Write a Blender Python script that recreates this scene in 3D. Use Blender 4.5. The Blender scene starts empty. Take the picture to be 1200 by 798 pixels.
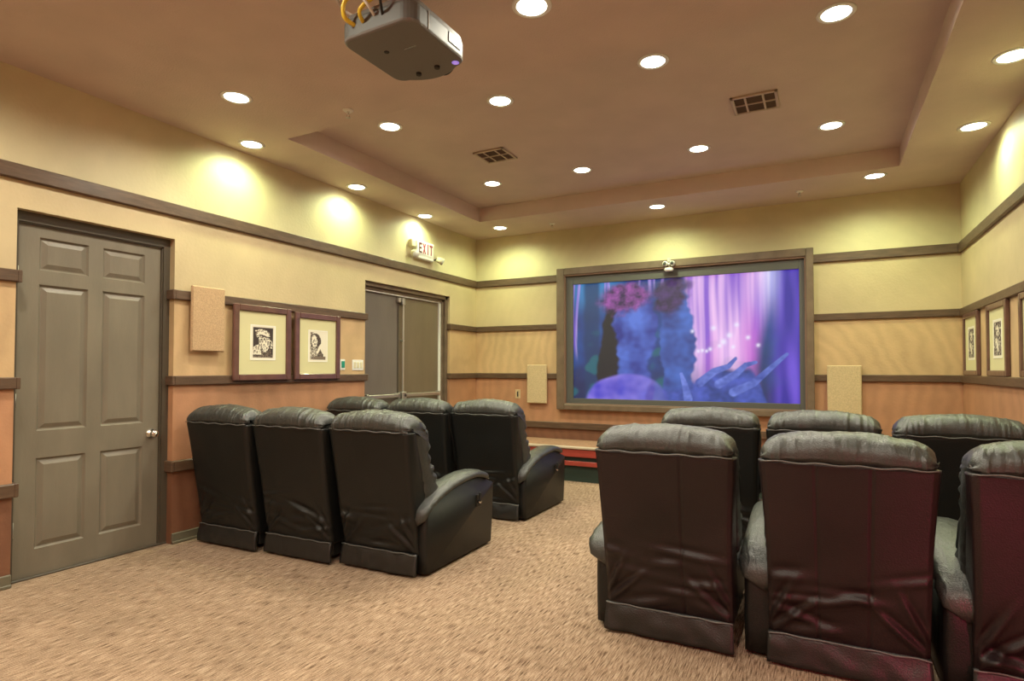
import bpy, math, random
from mathutils import Vector, noise, Matrix
random.seed(7)
S = bpy.context.scene
COL = S.collection
PI = math.pi

# ------------------------------------------------------------------ camera
FX = 690.45
cam_d = bpy.data.cameras.new('camera')
cam_d.sensor_fit = 'HORIZONTAL'; cam_d.sensor_width = 36.0
cam_d.lens = FX / 1200 * 36.0
cam_d.shift_y = (417.35 - 399) / 1200
cam_d.clip_start = 0.05
cam = bpy.data.objects.new('camera', cam_d); COL.objects.link(cam)
cam.location = (0, 0, 1.24)
th, pi_, ro = 0.4827, 0.0226, 0.0011
Fv = Vector((-math.sin(th) * math.cos(pi_), math.cos(th) * math.cos(pi_), math.sin(pi_)))
Rv = Vector((math.cos(th), math.sin(th), 0)); Uv = Rv.cross(Fv)
R2 = Rv * math.cos(ro) + Uv * math.sin(ro); U2 = -Rv * math.sin(ro) + Uv * math.cos(ro)
cam.matrix_world = Matrix(((R2.x, U2.x, -Fv.x, 0), (R2.y, U2.y, -Fv.y, 0), (R2.z, U2.z, -Fv.z, 1.24), (0, 0, 0, 1)))
S.camera = cam

# ------------------------------------------------------------------ world, exposure
w = bpy.data.worlds.new('world'); S.world = w; w.use_nodes = True
w.node_tree.nodes['Background'].inputs[0].default_value = (1.0, 0.86, 0.68, 1)
w.node_tree.nodes['Background'].inputs[1].default_value = 0.3
S.view_settings.view_transform = 'Standard'; S.view_settings.look = 'None'
S.view_settings.gamma = 1; S.view_settings.use_curve_mapping = False
S.view_settings.exposure = 0.0
LAMP_POWER = 80.0
LAMP_COLOR = (1.0, 0.94, 0.76)
WASH_COLOR = (0.84, 1.0, 0.54)          # the wall-side lamps burn greener

# ------------------------------------------------------------------ dimensions
XL, XR, YB, YR = -4.088, 1.165, 6.761, -1.9      # left wall, right wall, screen wall, rear wall
ZC, ZT = 2.979, 3.142                            # soffit, raised ceiling
TX0, TX1, TY0, TY1 = -3.55, 0.612, 3.12, 5.95    # raised tray

# ------------------------------------------------------------------ materials
def mat(name, color=(.5, .5, .5), rough=.6, metal=0, bump=0, bscale=60, var=0, vscale=6, spec=.5, stretch=(1, 1, 1), coat=0, crease=0):
    m = bpy.data.materials.new(name); m.use_nodes = True
    nt = m.node_tree; b = nt.nodes['Principled BSDF']
    b.inputs['Base Color'].default_value = (*color, 1)
    b.inputs['Roughness'].default_value = rough
    b.inputs['Metallic'].default_value = metal
    b.inputs['Specular IOR Level'].default_value = spec
    b.inputs['Coat Weight'].default_value = coat
    tc = nt.nodes.new('ShaderNodeTexCoord'); mp = nt.nodes.new('ShaderNodeMapping')
    nt.links.new(tc.outputs['Object'], mp.inputs[0]); mp.inputs['Scale'].default_value = stretch
    if var:
        n = nt.nodes.new('ShaderNodeTexNoise'); n.inputs['Scale'].default_value = vscale; n.inputs['Detail'].default_value = 6
        nt.links.new(mp.outputs[0], n.inputs[0])
        r = nt.nodes.new('ShaderNodeMapRange'); r.inputs[1].default_value = .3; r.inputs[2].default_value = .7
        r.inputs[3].default_value = 1 - var; r.inputs[4].default_value = 1 + var
        nt.links.new(n.outputs[0], r.inputs[0])
        mx = nt.nodes.new('ShaderNodeVectorMath'); mx.operation = 'SCALE'; mx.inputs[0].default_value = color
        nt.links.new(r.outputs[0], mx.inputs['Scale']); nt.links.new(mx.outputs[0], b.inputs['Base Color'])
    if bump:
        n2 = nt.nodes.new('ShaderNodeTexNoise'); n2.inputs['Scale'].default_value = bscale; n2.inputs['Detail'].default_value = 5
        nt.links.new(mp.outputs[0], n2.inputs[0])
        bp = nt.nodes.new('ShaderNodeBump'); bp.inputs['Strength'].default_value = bump; bp.inputs['Distance'].default_value = .01
        nt.links.new(n2.outputs[0], bp.inputs['Height']); nt.links.new(bp.outputs[0], b.inputs['Normal'])
        if crease:                                        # fine gathers running across the seams
            mp2 = nt.nodes.new('ShaderNodeMapping'); mp2.inputs['Scale'].default_value = (1, .28, .35); nt.links.new(tc.outputs['Object'], mp2.inputs[0])
            n4 = nt.nodes.new('ShaderNodeTexNoise'); n4.inputs['Scale'].default_value = 34; n4.inputs['Detail'].default_value = 3; n4.inputs['Distortion'].default_value = .8
            nt.links.new(mp2.outputs[0], n4.inputs[0])
            b4 = nt.nodes.new('ShaderNodeBump'); b4.inputs['Strength'].default_value = crease; b4.inputs['Distance'].default_value = .02
            nt.links.new(n4.outputs[0], b4.inputs['Height']); nt.links.new(b4.outputs[0], bp.inputs['Normal'])
    return m

def emis(name, color, strength):
    m = bpy.data.materials.new(name); m.use_nodes = True
    b = m.node_tree.nodes['Principled BSDF']
    b.inputs['Base Color'].default_value = (.8, .8, .8, 1)
    b.inputs['Emission Color'].default_value = (*color, 1); b.inputs['Emission Strength'].default_value = strength
    return m

def painted(name, emission=0.0, rough=.6):
    m = bpy.data.materials.new(name); m.use_nodes = True
    nt = m.node_tree; b = nt.nodes['Principled BSDF']
    a = nt.nodes.new('ShaderNodeVertexColor'); a.layer_name = 'paint'
    b.inputs['Roughness'].default_value = rough
    if emission:
        b.inputs['Base Color'].default_value = (.02, .02, .02, 1)
        nt.links.new(a.outputs[0], b.inputs['Emission Color']); b.inputs['Emission Strength'].default_value = emission
    else:
        nt.links.new(a.outputs[0], b.inputs['Base Color'])
    return m

def wall_mat():
    """Plaster painted in bands between the rails, with broad brush marks."""
    m = bpy.data.materials.new('banded_plaster'); m.use_nodes = True
    nt = m.node_tree; L = nt.links; b = nt.nodes['Principled BSDF']; b.inputs['Roughness'].default_value = .55
    g = nt.nodes.new('ShaderNodeNewGeometry'); sp = nt.nodes.new('ShaderNodeSeparateXYZ'); L.new(g.outputs['Position'], sp.inputs[0])
    mr = nt.nodes.new('ShaderNodeMath'); mr.operation = 'DIVIDE'; mr.inputs[1].default_value = 3.2; L.new(sp.outputs['Z'], mr.inputs[0])
    cr = nt.nodes.new('ShaderNodeValToRGB'); cr.color_ramp.interpolation = 'CONSTANT'
    bands = [(0, (.20, .085, .045)), (.55, (.44, .225, .12)), (1.16, (.56, .385, .205)), (1.78, (.55, .44, .26)), (2.37, (.60, .52, .32))]
    el = cr.color_ramp.elements
    el[0].position = 0; el[0].color = (*bands[0][1], 1)
    el[1].position = bands[1][0] / 3.2; el[1].color = (*bands[1][1], 1)
    for z, c in bands[2:]:
        e = el.new(z / 3.2); e.color = (*c, 1)
    L.new(mr.outputs[0], cr.inputs[0])
    # brush marks: distorted wave + cloudy noise
    n = nt.nodes.new('ShaderNodeTexNoise'); n.inputs['Scale'].default_value = 1.7; n.inputs['Detail'].default_value = 6; L.new(g.outputs['Position'], n.inputs[0])
    wv = nt.nodes.new('ShaderNodeTexWave'); wv.wave_type = 'RINGS'; wv.inputs['Scale'].default_value = 2.6; wv.inputs['Distortion'].default_value = 6; wv.inputs['Detail'].default_value = 3
    wv.inputs['Detail Scale'].default_value = 1.4
    wm = nt.nodes.new('ShaderNodeMapping'); wm.inputs['Location'].default_value = (.6, -6.5, -.9); wv.rings_direction = 'SPHERICAL'; L.new(g.outputs['Position'], wm.inputs[0]); L.new(wm.outputs[0], wv.inputs[0])
    r1 = nt.nodes.new('ShaderNodeMapRange'); r1.inputs[1].default_value = .3; r1.inputs[2].default_value = .7; r1.inputs[3].default_value = .88; r1.inputs[4].default_value = 1.1; L.new(n.outputs[0], r1.inputs[0])
    lower = nt.nodes.new('ShaderNodeMath'); lower.operation = 'LESS_THAN'; lower.inputs[1].default_value = 1.78; L.new(sp.outputs['Z'], lower.inputs[0])
    amp = nt.nodes.new('ShaderNodeMath'); amp.operation = 'MULTIPLY_ADD'; amp.inputs[1].default_value = .10; amp.inputs[2].default_value = .02; L.new(lower.outputs[0], amp.inputs[0])
    c0 = nt.nodes.new('ShaderNodeMath'); c0.operation = 'SUBTRACT'; c0.inputs[1].default_value = .5; L.new(wv.outputs['Fac'], c0.inputs[0])
    c1 = nt.nodes.new('ShaderNodeMath'); c1.operation = 'MULTIPLY_ADD'; L.new(c0.outputs[0], c1.inputs[0]); L.new(amp.outputs[0], c1.inputs[1]); L.new(r1.outputs[0], c1.inputs[2])
    sc = nt.nodes.new('ShaderNodeVectorMath'); sc.operation = 'SCALE'; L.new(cr.outputs[0], sc.inputs[0]); L.new(c1.outputs[0], sc.inputs['Scale'])
    L.new(sc.outputs[0], b.inputs['Base Color'])
    n3 = nt.nodes.new('ShaderNodeTexNoise'); n3.inputs['Scale'].default_value = 45; n3.inputs['Detail'].default_value = 5; L.new(g.outputs['Position'], n3.inputs[0])
    bm_ = nt.nodes.new('ShaderNodeBump'); bm_.inputs['Strength'].default_value = .25; bm_.inputs['Distance'].default_value = .006; L.new(n3.outputs[0], bm_.inputs['Height']); L.new(bm_.outputs[0], b.inputs['Normal'])
    return m

def carpet_mat():
    m = bpy.data.materials.new('striated_carpet'); m.use_nodes = True
    nt = m.node_tree; L = nt.links; b = nt.nodes['Principled BSDF']; b.inputs['Roughness'].default_value = .95; b.inputs['Specular IOR Level'].default_value = .1
    g = nt.nodes.new('ShaderNodeNewGeometry')
    def nz(scale, st, det=3):
        mp = nt.nodes.new('ShaderNodeMapping'); mp.inputs['Scale'].default_value = st; L.new(g.outputs['Position'], mp.inputs[0])
        n = nt.nodes.new('ShaderNodeTexNoise'); n.inputs['Scale'].default_value = scale; n.inputs['Detail'].default_value = det; L.new(mp.outputs[0], n.inputs[0]); return n
    a = nz(30, (7.5, .45, 1), 3); c = nz(2.2, (1, .6, 1), 4); f = nz(160, (1, 1, 1), 2)
    cr = nt.nodes.new('ShaderNodeValToRGB'); el = cr.color_ramp.elements
    el[0].position = .34; el[0].color = (.115, .068, .042, 1); el[1].position = .66; el[1].color = (.47, .345, .245, 1)
    e = el.new(.44); e.color = (.27, .18, .12, 1); e = el.new(.53); e.color = (.36, .25, .17, 1)
    L.new(a.outputs[0], cr.inputs[0])
    r = nt.nodes.new('ShaderNodeMapRange'); r.inputs[1].default_value = .3; r.inputs[2].default_value = .7; r.inputs[3].default_value = .84; r.inputs[4].default_value = 1.14; L.new(c.outputs[0], r.inputs[0])
    r2 = nt.nodes.new('ShaderNodeMapRange'); r2.inputs[1].default_value = .3; r2.inputs[2].default_value = .7; r2.inputs[3].default_value = .8; r2.inputs[4].default_value = 1.2; L.new(f.outputs[0], r2.inputs[0])
    mu = nt.nodes.new('ShaderNodeMath'); mu.operation = 'MULTIPLY'; L.new(r.outputs[0], mu.inputs[0]); L.new(r2.outputs[0], mu.inputs[1])
    sc = nt.nodes.new('ShaderNodeVectorMath'); sc.operation = 'SCALE'; L.new(cr.outputs[0], sc.inputs[0]); L.new(mu.outputs[0], sc.inputs['Scale']); L.new(sc.outputs[0], b.inputs['Base Color'])
    ad = nt.nodes.new('ShaderNodeMath'); ad.operation = 'ADD'; L.new(a.outputs[0], ad.inputs[0]); L.new(f.outputs[0], ad.inputs[1])
    bm_ = nt.nodes.new('ShaderNodeBump'); bm_.inputs['Strength'].default_value = .6; bm_.inputs['Distance'].default_value = .008; L.new(ad.outputs[0], bm_.inputs['Height']); L.new(bm_.outputs[0], b.inputs['Normal'])
    return m

M = dict(
    wall=wall_mat(), carpet=carpet_mat(),
    ceiling=mat('brown_ceiling_paint', (.62, .49, .425), .8, bump=.3, bscale=120, var=.05, vscale=3),
    rail=mat('brown_rail_wood', (.105, .062, .038), .4, bump=.15, bscale=40, var=.25, vscale=9, stretch=(1, 1, 6)),
    base=mat('olive_baseboard', (.14, .125, .085), .45, var=.1),
    door=mat('olive_door_paint', (.185, .160, .118), .42, bump=.12, bscale=50, var=.1, vscale=8, stretch=(1, 1, .3)),
    door2=mat('brown_door_paint', (.16, .122, .078), .4, bump=.1, bscale=50, var=.08, vscale=5, stretch=(1, 1, .3)),
    door2_shade=mat('shaded_door_paint', (.15, .125, .105), .4, bump=.1, bscale=50, var=.08, vscale=5, stretch=(1, 1, .3)),  # left leaf of the double doors, its shade put into the colour
    jamb=mat('dark_jamb_paint', (.075, .06, .042), .45),
    chrome=mat('satin_chrome', (.75, .74, .70), .22, metal=1),
    steel=mat('brushed_steel', (.55, .53, .48), .4, metal=.9),
    leather=mat('black_leather', (.036, .038, .036), .36, bump=.28, bscale=170, var=.2, vscale=5, spec=.7, crease=.28),
    leather_b=mat('black_leather_back', (.0075, .0078, .0075), .42, bump=.22, bscale=190, var=.15, vscale=4, spec=.42),
    leather_redglow=mat('red_glow_leather_back', (.014, .0072, .0078), .42, bump=.22, bscale=190, var=.45, vscale=2.5, spec=.42),  # black leather with the red glow on the backs put into its colour
    leather_f=mat('black_leather_flap', (.014, .0135, .013), .38, bump=.22, bscale=190, var=.15, vscale=4, spec=.6),
    piping=mat('worn_piping', (.12, .12, .115), .35),
    black=mat('black_plastic', (.012, .012, .012), .5),
    frame=mat('mahogany_frame', (.13, .062, .048), .3, bump=.1, bscale=40, var=.2, vscale=10, coat=.3),
    matb=mat('cream_mat_board', (.68, .64, .36), .7),
    paper=mat('white_paper', (.85, .84, .75), .7),
    fabric=mat('speaker_cloth', (.52, .35, .20), .9, bump=.5, bscale=220, var=.14, vscale=90),
    fabric2=mat('speaker_cloth_pale', (.56, .43, .25), .9, bump=.5, bscale=220, var=.14, vscale=90),
    white=mat('white_plastic', (.82, .82, .76), .4),
    cream=mat('cream_plastic', (.70, .64, .42), .45),
    green=mat('green_plastic', (.02, .30, .20), .4),
    screen_frame=mat('walnut_screen_frame', (.15, .105, .07), .38, bump=.12, bscale=40, var=.18, vscale=8),
    reveal=mat('screen_reveal_wood', (.20, .115, .075), .5),
    border=mat('grey_screen_border', (.085, .085, .078), .5),
    proj=mat('grey_projector_shell', (.16, .155, .145), .4, bump=.1, bscale=200),
    proj_side=mat('silver_projector_side', (.10, .105, .098), .55, metal=0),
    yellow=mat('yellow_cable', (.75, .55, .04), .4),
    cable=mat('pale_cable', (.65, .63, .58), .4),
    stage_red=mat('red_stage_wood', (.33, .05, .035), .35, var=.2, vscale=14, stretch=(.3, 1, 3), bump=.1),
    stage_edge=mat('pale_stage_nosing', (.52, .42, .31), .4),
    stage_top=mat('stage_carpet', (.34, .19, .11), .9, bump=.5, bscale=150, var=.2, vscale=30),
    toe=mat('dark_toe_kick', (.015, .03, .022), .6),
    vent=mat('vent_paint', (.50, .39, .29), .5),
    vent_dark=mat('vent_slot_shadow', (.10, .062, .045), .8),
    red_letter=mat('red_letter', (.33, .02, .06), .5), dark_letter=mat('dark_letter', (.10, .02, .05), .5),
    bulb=emis('downlight_lens', (1.0, .96, .80), 14.0),
    led=emis('blue_led', (.06, .03, .55), 1.0),
    screen=painted('projected_picture', 1.0), print=painted('ink_print'),
    rearwall_bounce=mat('red_bounce_rear_wall', (.62, .045, .06), .7, var=.15, vscale=3),  # unseen wall part, coloured red for its reflection in the chair backs
)

# ------------------------------------------------------------------ helpers
def obj(name, verts, faces, m, parent=None, smooth=False, kind=None, loc=None):
    me = bpy.data.meshes.new(name)
    me.from_pydata([tuple(v) for v in verts], [], faces); me.update()
    me.materials.append(M[m] if isinstance(m, str) else m)
    if smooth: me.polygons.foreach_set('use_smooth', [True] * len(me.polygons))
    o = bpy.data.objects.new(name, me); COL.objects.link(o)
    if parent: o.parent = parent
    if loc: o.location = loc
    if kind: o['kind'] = kind
    return o

class MB:
    def __init__(s): s.v = []; s.f = []
    def add(s, v, f):
        n = len(s.v); s.v += [tuple(p) for p in v]; s.f += [tuple(i + n for i in q) for q in f]; return s
    def box(s, x0, x1, y0, y1, z0, z1, bev=0):
        if x0 > x1: x0, x1 = x1, x0
        if y0 > y1: y0, y1 = y1, y0
        if z0 > z1: z0, z1 = z1, z0
        if not bev:
            return s.add([(x0, y0, z0), (x1, y0, z0), (x1, y1, z0), (x0, y1, z0), (x0, y0, z1), (x1, y0, z1), (x1, y1, z1), (x0, y1, z1)],
                         [(0, 3, 2, 1), (4, 5, 6, 7), (0, 1, 5, 4), (1, 2, 6, 5), (2, 3, 7, 6), (3, 0, 4, 7)])
        b = min(bev, (x1 - x0) / 2.01, (y1 - y0) / 2.01, (z1 - z0) / 2.01)
        idx = {}; v = []
        cx, cy, cz = (x0, x1), (y0, y1), (z0, z1)
        for i in (0, 1):
            for j in (0, 1):
                for k in (0, 1):
                    sx, sy, sz = (1, -1)[i], (1, -1)[j], (1, -1)[k]
                    for ax in range(3):
                        p = [cx[i] + sx * b, cy[j] + sy * b, cz[k] + sz * b]; p[ax] = (cx[i], cy[j], cz[k])[ax]
                        idx[(i, j, k, ax)] = len(v); v.append(p)
        F = []
        for ax in range(3):
            for sgn in (0, 1):
                o = [a for a in range(3) if a != ax]; c = []
                for (p, q) in ((0, 0), (1, 0), (1, 1), (0, 1)):
                    t = [0, 0, 0]; t[ax] = sgn; t[o[0]] = p; t[o[1]] = q; c.append(idx[(*t, ax)])
                F.append(c)
        for ax in range(3):                                   # edges running along ax
            o = [a for a in range(3) if a != ax]
            for p in (0, 1):
                for q in (0, 1):
                    t0 = [0, 0, 0]; t0[o[0]] = p; t0[o[1]] = q; t1 = list(t0); t1[ax] = 1
                    F.append([idx[(*t0, o[0])], idx[(*t1, o[0])], idx[(*t1, o[1])], idx[(*t0, o[1])]])
        for i in (0, 1):
            for j in (0, 1):
                for k in (0, 1): F.append([idx[(i, j, k, 0)], idx[(i, j, k, 1)], idx[(i, j, k, 2)]])
        c = Vector(((x0 + x1) / 2, (y0 + y1) / 2, (z0 + z1) / 2)); G = []
        for f in F:
            a, b_, d = (Vector(v[f[0]]), Vector(v[f[1]]), Vector(v[f[2]])); nrm = (b_ - a).cross(d - a)
            ctr = sum((Vector(v[i]) for i in f), Vector()) / len(f)
            G.append(tuple(f) if nrm.dot(ctr - c) > 0 else tuple(reversed(f)))
        return s.add(v, G)
    def cyl(s, p0, p1, r, n=12, r1=None):
        p0, p1 = Vector(p0), Vector(p1); r1 = r if r1 is None else r1
        d = (p1 - p0).normalized(); a = d.orthogonal().normalized(); b = d.cross(a)
        v = []
        for p, rr in ((p0, r), (p1, r1)):
            for i in range(n):
                t = 2 * PI * i / n; v.append(p + (a * math.cos(t) + b * math.sin(t)) * rr)
        f = [(i, (i + 1) % n, n + (i + 1) % n, n + i) for i in range(n)] + [tuple(range(n - 1, -1, -1)), tuple(range(n, 2 * n))]
        return s.add(v, f)
    def tube(s, pts, r, n=8):
        pts = [Vector(p) for p in pts]; v = []; a = None
        for i, p in enumerate(pts):
            d = (pts[min(i + 1, len(pts) - 1)] - pts[max(i - 1, 0)]).normalized()
            a = d.orthogonal().normalized() if a is None else (a - d * a.dot(d)).normalized()
            b = d.cross(a)
            for k in range(n):
                t = 2 * PI * k / n; v.append(p + (a * math.cos(t) + b * math.sin(t)) * r)
        f = []
        for i in range(len(pts) - 1):
            for k in range(n): f.append((i * n + k, i * n + (k + 1) % n, (i + 1) * n + (k + 1) % n, (i + 1) * n + k))
        f += [tuple(range(n - 1, -1, -1)), tuple((len(pts) - 1) * n + k for k in range(n))]
        return s.add(v, f)
    def lathe(s, prof, c=(0, 0, 0), n=24, axis='z'):
        v = []; f = []
        for (r, h) in prof:
            for k in range(n):
                t = 2 * PI * k / n; x, y = r * math.cos(t), r * math.sin(t)
                q = {'z': (x, y, h), 'x': (h, x, y), 'y': (y, h, x)}[axis]
                v.append((c[0] + q[0], c[1] + q[1], c[2] + q[2]))
        for i in range(len(prof) - 1):
            for k in range(n): f.append((i * n + k, i * n + (k + 1) % n, (i + 1) * n + (k + 1) % n, (i + 1) * n + k))
        f += [tuple(range(n - 1, -1, -1)), tuple((len(prof) - 1) * n + k for k in range(n))]
        return s.add(v, f)
    def prism(s, poly, ax, a0, a1):
        """extrude 2D polygon along axis ax between a0 and a1."""
        n = len(poly); v = []
        for a in (a0, a1):
            for (p, q) in poly: v.append({0: (a, p, q), 1: (p, a, q), 2: (p, q, a)}[ax])
        f = [(i, (i + 1) % n, n + (i + 1) % n, n + i) for i in range(n)] + [tuple(range(n - 1, -1, -1)), tuple(range(n, 2 * n))]
        return s.add(v, f)
    def build(s, name, m, parent=None, smooth=False, kind=None):
        return obj(name, s.v, s.f, m, parent, smooth, kind)

def tag(o, label, cat, group=None):
    o['label'] = label; o['category'] = cat
    if group: o['group'] = group
    return o
def thing(name, label, cat, loc=(0, 0, 0), rz=0, group=None):
    o = bpy.data.objects.new(name, None); COL.objects.link(o); o.location = loc; o.rotation_euler = (0, 0, rz); o.empty_display_size = .1
    return tag(o, label, cat, group)
def struct(name, mb, m): return mb.build(name, m, kind='structure')
def dup(o, parent=None):
    c = o.copy(); COL.objects.link(c)
    if parent: c.parent = parent
    for ch in list(o.children): dup(ch, c)
    return c

# ================================================================== ROOM SHELL
T = .22
struct('floor', MB().box(XL - T, XR + .15, YR - .15, YB + .15, -.1, 0), 'carpet')
D1 = (1.665, 2.60, 2.17); D2 = (4.59, 6.13, 2.147)      # door openings: y0, y1, top
lw = MB()
lw.box(XL - T, XL, YR - .15, D1[0], 0, ZC + .3); lw.box(XL - T, XL, D1[0], D1[1], D1[2], ZC + .3)
lw.box(XL - T, XL, D1[1], D2[0], 0, ZC + .3); lw.box(XL - T, XL, D2[0], D2[1], D2[2], ZC + .3)
lw.box(XL - T, XL, D2[1], YB + .15, 0, ZC + .3)
struct('wall_left', lw, 'wall')
struct('wall_back', MB().box(XL - .001, XR + .001, YB, YB + .15, 0, ZC + .3), 'wall')
struct('wall_right', MB().box(XR, XR + .15, YR - .15, YB + .15, 0, ZC + .3), 'wall')
struct('wall_rear', MB().box(XL, -1.6, YR - .15, YR, 0, ZC + .3), 'wall')
struct('wall_rear', MB().box(-1.6, XR, YR - .15, YR, 0, ZC + .3), 'rearwall_bounce')
ce = MB()
ce.box(XL - .01, TX0, YR, YB + .01, ZC, ZC + .32); ce.box(TX1, XR + .01, YR, YB + .01, ZC, ZC + .32)
ce.box(TX0, TX1, YR, TY0, ZC, ZC + .32); ce.box(TX0, TX1, TY1, YB + .01, ZC, ZC + .32)
ce.box(TX0 - .01, TX1 + .01, TY0 - .01, TY1 + .01, ZT, ZC + .32)
struct('ceiling', ce, 'ceiling')

# rails and baseboards: (z0, z1, protrusion)
RAILS = [(2.330, 2.418, .030), (1.738, 1.808, .026), (1.124, 1.192, .028), (.510, .588, .030)]
tn = 0
def rail_profile_box(mb, z0, z1, pr, wall, a0, a1):
    b = .006
    poly = [(0, z0), (pr - b, z0), (pr, z0 + b), (pr, z1 - b), (pr - b, z1), (0, z1)]
    if wall == 'L': mb.prism([(XL + p, q) for p, q in poly], 1, a0, a1)
    if wall == 'R': mb.prism([(XR - p, q) for p, q in reversed(poly)], 1, a0, a1)
    if wall == 'B': mb.prism([(YB - p, q) for p, q in poly], 0, a0, a1)
SF = (-2.884, -.056)    # outer edges of the screen frame
for i, (z0, z1, pr) in enumerate(RAILS):
    segL = [(YR, YB)] if i == 0 else [(YR, D1[0]), (D1[1], D2[0]), (D2[1], YB)]
    segB = [(XL, XR)] if i == 3 else [(XL, SF[0]), (SF[1], XR)]
    for a, b_ in segL:
        mb = MB(); rail_profile_box(mb, z0, z1, pr, 'L', a, b_)
        if i and b_ in (D1[0], D2[0]): mb.box(XL - .075, XL + pr, b_ - .001, b_ + .022, z0, z1, .004)
        if i and a in (D1[1], D2[1]): mb.box(XL - .075, XL + pr, a - .022, a + .001, z0, z1, .004)
        tn += 1; struct('trim_%d' % tn, mb, 'rail')
    for a, b_ in segB:
        mb = MB(); rail_profile_box(mb, z0, z1, pr, 'B', a, b_); tn += 1; struct('trim_%d' % tn, mb, 'rail')
    mb = MB(); rail_profile_box(mb, z0, z1, pr, 'R', YR, YB); tn += 1; struct('trim_%d' % tn, mb, 'rail')
mb = MB()
for a, b_ in [(YR, D1[0]), (D1[1], D2[0]), (D2[1], YB)]:
    mb.box(XL, XL + .016, a, b_, 0, .075, .004)
    mb.box(XL, XL + .022, a, b_, 0, .02, .004)
struct('baseboard_left', mb, 'base')
struct('baseboard_right', MB().box(XR - .016, XR, YR, YB, 0, .075, .004), 'base')
struct('baseboard_back', MB().box(XL, XR, YB - .016, YB, 0, .075, .004), 'base')

# ------------------------------------------------------------------ door 1: six panel
root = thing('door_1', '', ''); del root['label']; del root['category']; root['kind'] = 'structure'
xd = XL - .08                                 # face of the leaf
root.location = (XL - .1, 2.125, 0)
def lp(o): o.location = -root_loc; return o
root_loc = Vector(root.location)
panels = []
for (ya, yb) in ((1.812, 2.082), (2.168, 2.438)):
    for (za, zb) in ((1.835, 2.035), (.868, 1.750), (.165, .705)): panels.append((ya, yb, za, zb))
y0, y1, z0, z1 = 1.70, 2.55, .012, 2.105
leaf = MB()
xb = xd - .035
leaf.box(xb - .01, xb, y0, y1, z0, z1)
leaf.box(xb, xd, y0, 1.812, z0, z1); leaf.box(xb, xd, 2.438, y1, z0, z1); leaf.box(xb, xd, 2.082, 2.168, z0, z1)
for (ya, yb) in ((1.812, 2.082), (2.168, 2.438)):
    for (za, zb) in ((z0, .165), (.705, .868), (1.750, 1.835), (2.035, z1)): leaf.box(xb, xd, ya, yb, za, zb)
lp(leaf.build('leaf', 'door', root))
for (ya, yb, za, zb) in panels:
    p = MB()
    # raised field with sloped margin inside a recess
    def ring(x, d): return [(x, ya + d, za + d), (x, yb - d, za + d), (x, yb - d, zb - d), (x, ya + d, zb - d)]
    rs = [ring(xd - .001, 0), ring(xd - .013, .010), ring(xd - .013, .016), ring(xd - .002, .042), ring(xd - .002, .045)]
    v = sum(rs, []); f = []
    for i in range(len(rs) - 1):
        for k in range(4): f.append((i * 4 + k, i * 4 + (k + 1) % 4, (i + 1) * 4 + (k + 1) % 4, (i + 1) * 4 + k))
    f.append(tuple((len(rs) - 1) * 4 + k for k in range(4))); p.add(v, f)
    lp(p.build('panel', 'door', root))
fr = MB()
fr.box(XL - .2, XL - .055, D1[0], 1.695, 0, 2.17); fr.box(XL - .2, XL - .055, 2.555, D1[1], 0, 2.17); fr.box(XL - .2, XL - .055, 1.695, 2.555, 2.11, 2.17)
fr.box(XL - .2, XL - .066, 2.545, 2.556, 0, 2.112); fr.box(XL - .2, XL - .066, 1.69, 1.70, 0, 2.112); fr.box(XL - .2, XL - .066, 1.69, 2.556, 2.100, 2.111)
lp(fr.build('door_frame', 'jamb', root))
kb = MB().lathe([(.0, 0), (.032, 0), (.032, .006), (.012, .010), (.011, .030), (.022, .036), (.027, .048), (.024, .062), (.012, .069), (0, .070)], (xd, 2.492, .79), 24, 'x')
lp(kb.build('doorknob', 'chrome', root, True))
for z in (.30, 1.05, 1.80):
    lp(MB().cyl((xd + .004, 1.700, z - .045), (xd + .004, 1.700, z + .045), .007).build('hinge', 'steel', root, True))
lp(MB().box(XL - .2, XL - .05, D1[0], D1[1], 0, .012, .003).build('threshold', 'jamb', root))

# ------------------------------------------------------------------ door 2: double doors with vertical rod
root = thing('door_2', '', ''); del root['label']; del root['category']; root['kind'] = 'structure'
root.location = (XL - .1, 5.36, 0); root_loc = Vector(root.location)
x2 = XL - .10
fr = MB()
for q in ((XL - .2, XL - .03, D2[0], D2[0] + .04, 0, D2[2]), (XL - .2, XL - .03, D2[1] - .05, D2[1], 0, D2[2]), (XL - .2, XL - .03, D2[0], D2[1], D2[2] - .045, D2[2]),
          (XL - .2, XL - .06, D2[1] - .09, D2[1] - .05, 0, D2[2]), (XL - .2, XL - .06, D2[0], D2[1], D2[2] - .075, D2[2] - .045)): fr.box(*q, .004)
lp(fr.build('door_frame', 'screen_frame', root))
lp(MB().box(XL - .2, XL - .075, D2[1] - .108, D2[1] - .09, 0, 2.072).build('door_seal', 'white', root))
lp(MB().box(XL - .2, XL - .075, D2[0] + .04, D2[1] - .09, 2.058, 2.072).build('head_seal', 'white', root))
ym = 5.255
la = lp(MB().box(x2 - .04, x2, D2[0] + .042, ym - .012, .01, 2.056, .003).build('leaf', 'door2_shade', root))
lb = lp(MB().box(x2 - .04, x2, ym + .004, D2[1] - .11, .01, 2.056, .003).build('leaf', 'door2', root))
lp(MB().box(x2 - .002, x2 + .012, ym - .028, ym - .006, .02, 2.05, .003).build('astragal', 'jamb', root))
rod = MB().cyl((x2 + .035, ym + .035, .15), (x2 + .035, ym + .035, 1.98), .011)
rod.box(x2 + .001, x2 + .05, ym + .012, ym + .06, 1.96, 2.04, .008); rod.box(x2 + .001, x2 + .05, ym - .055, ym - .012, 1.985, 2.04, .008)
rod.box(x2 + .001, x2 + .045, ym + .02, ym + .05, 1.55, 1.575, .004)
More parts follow.
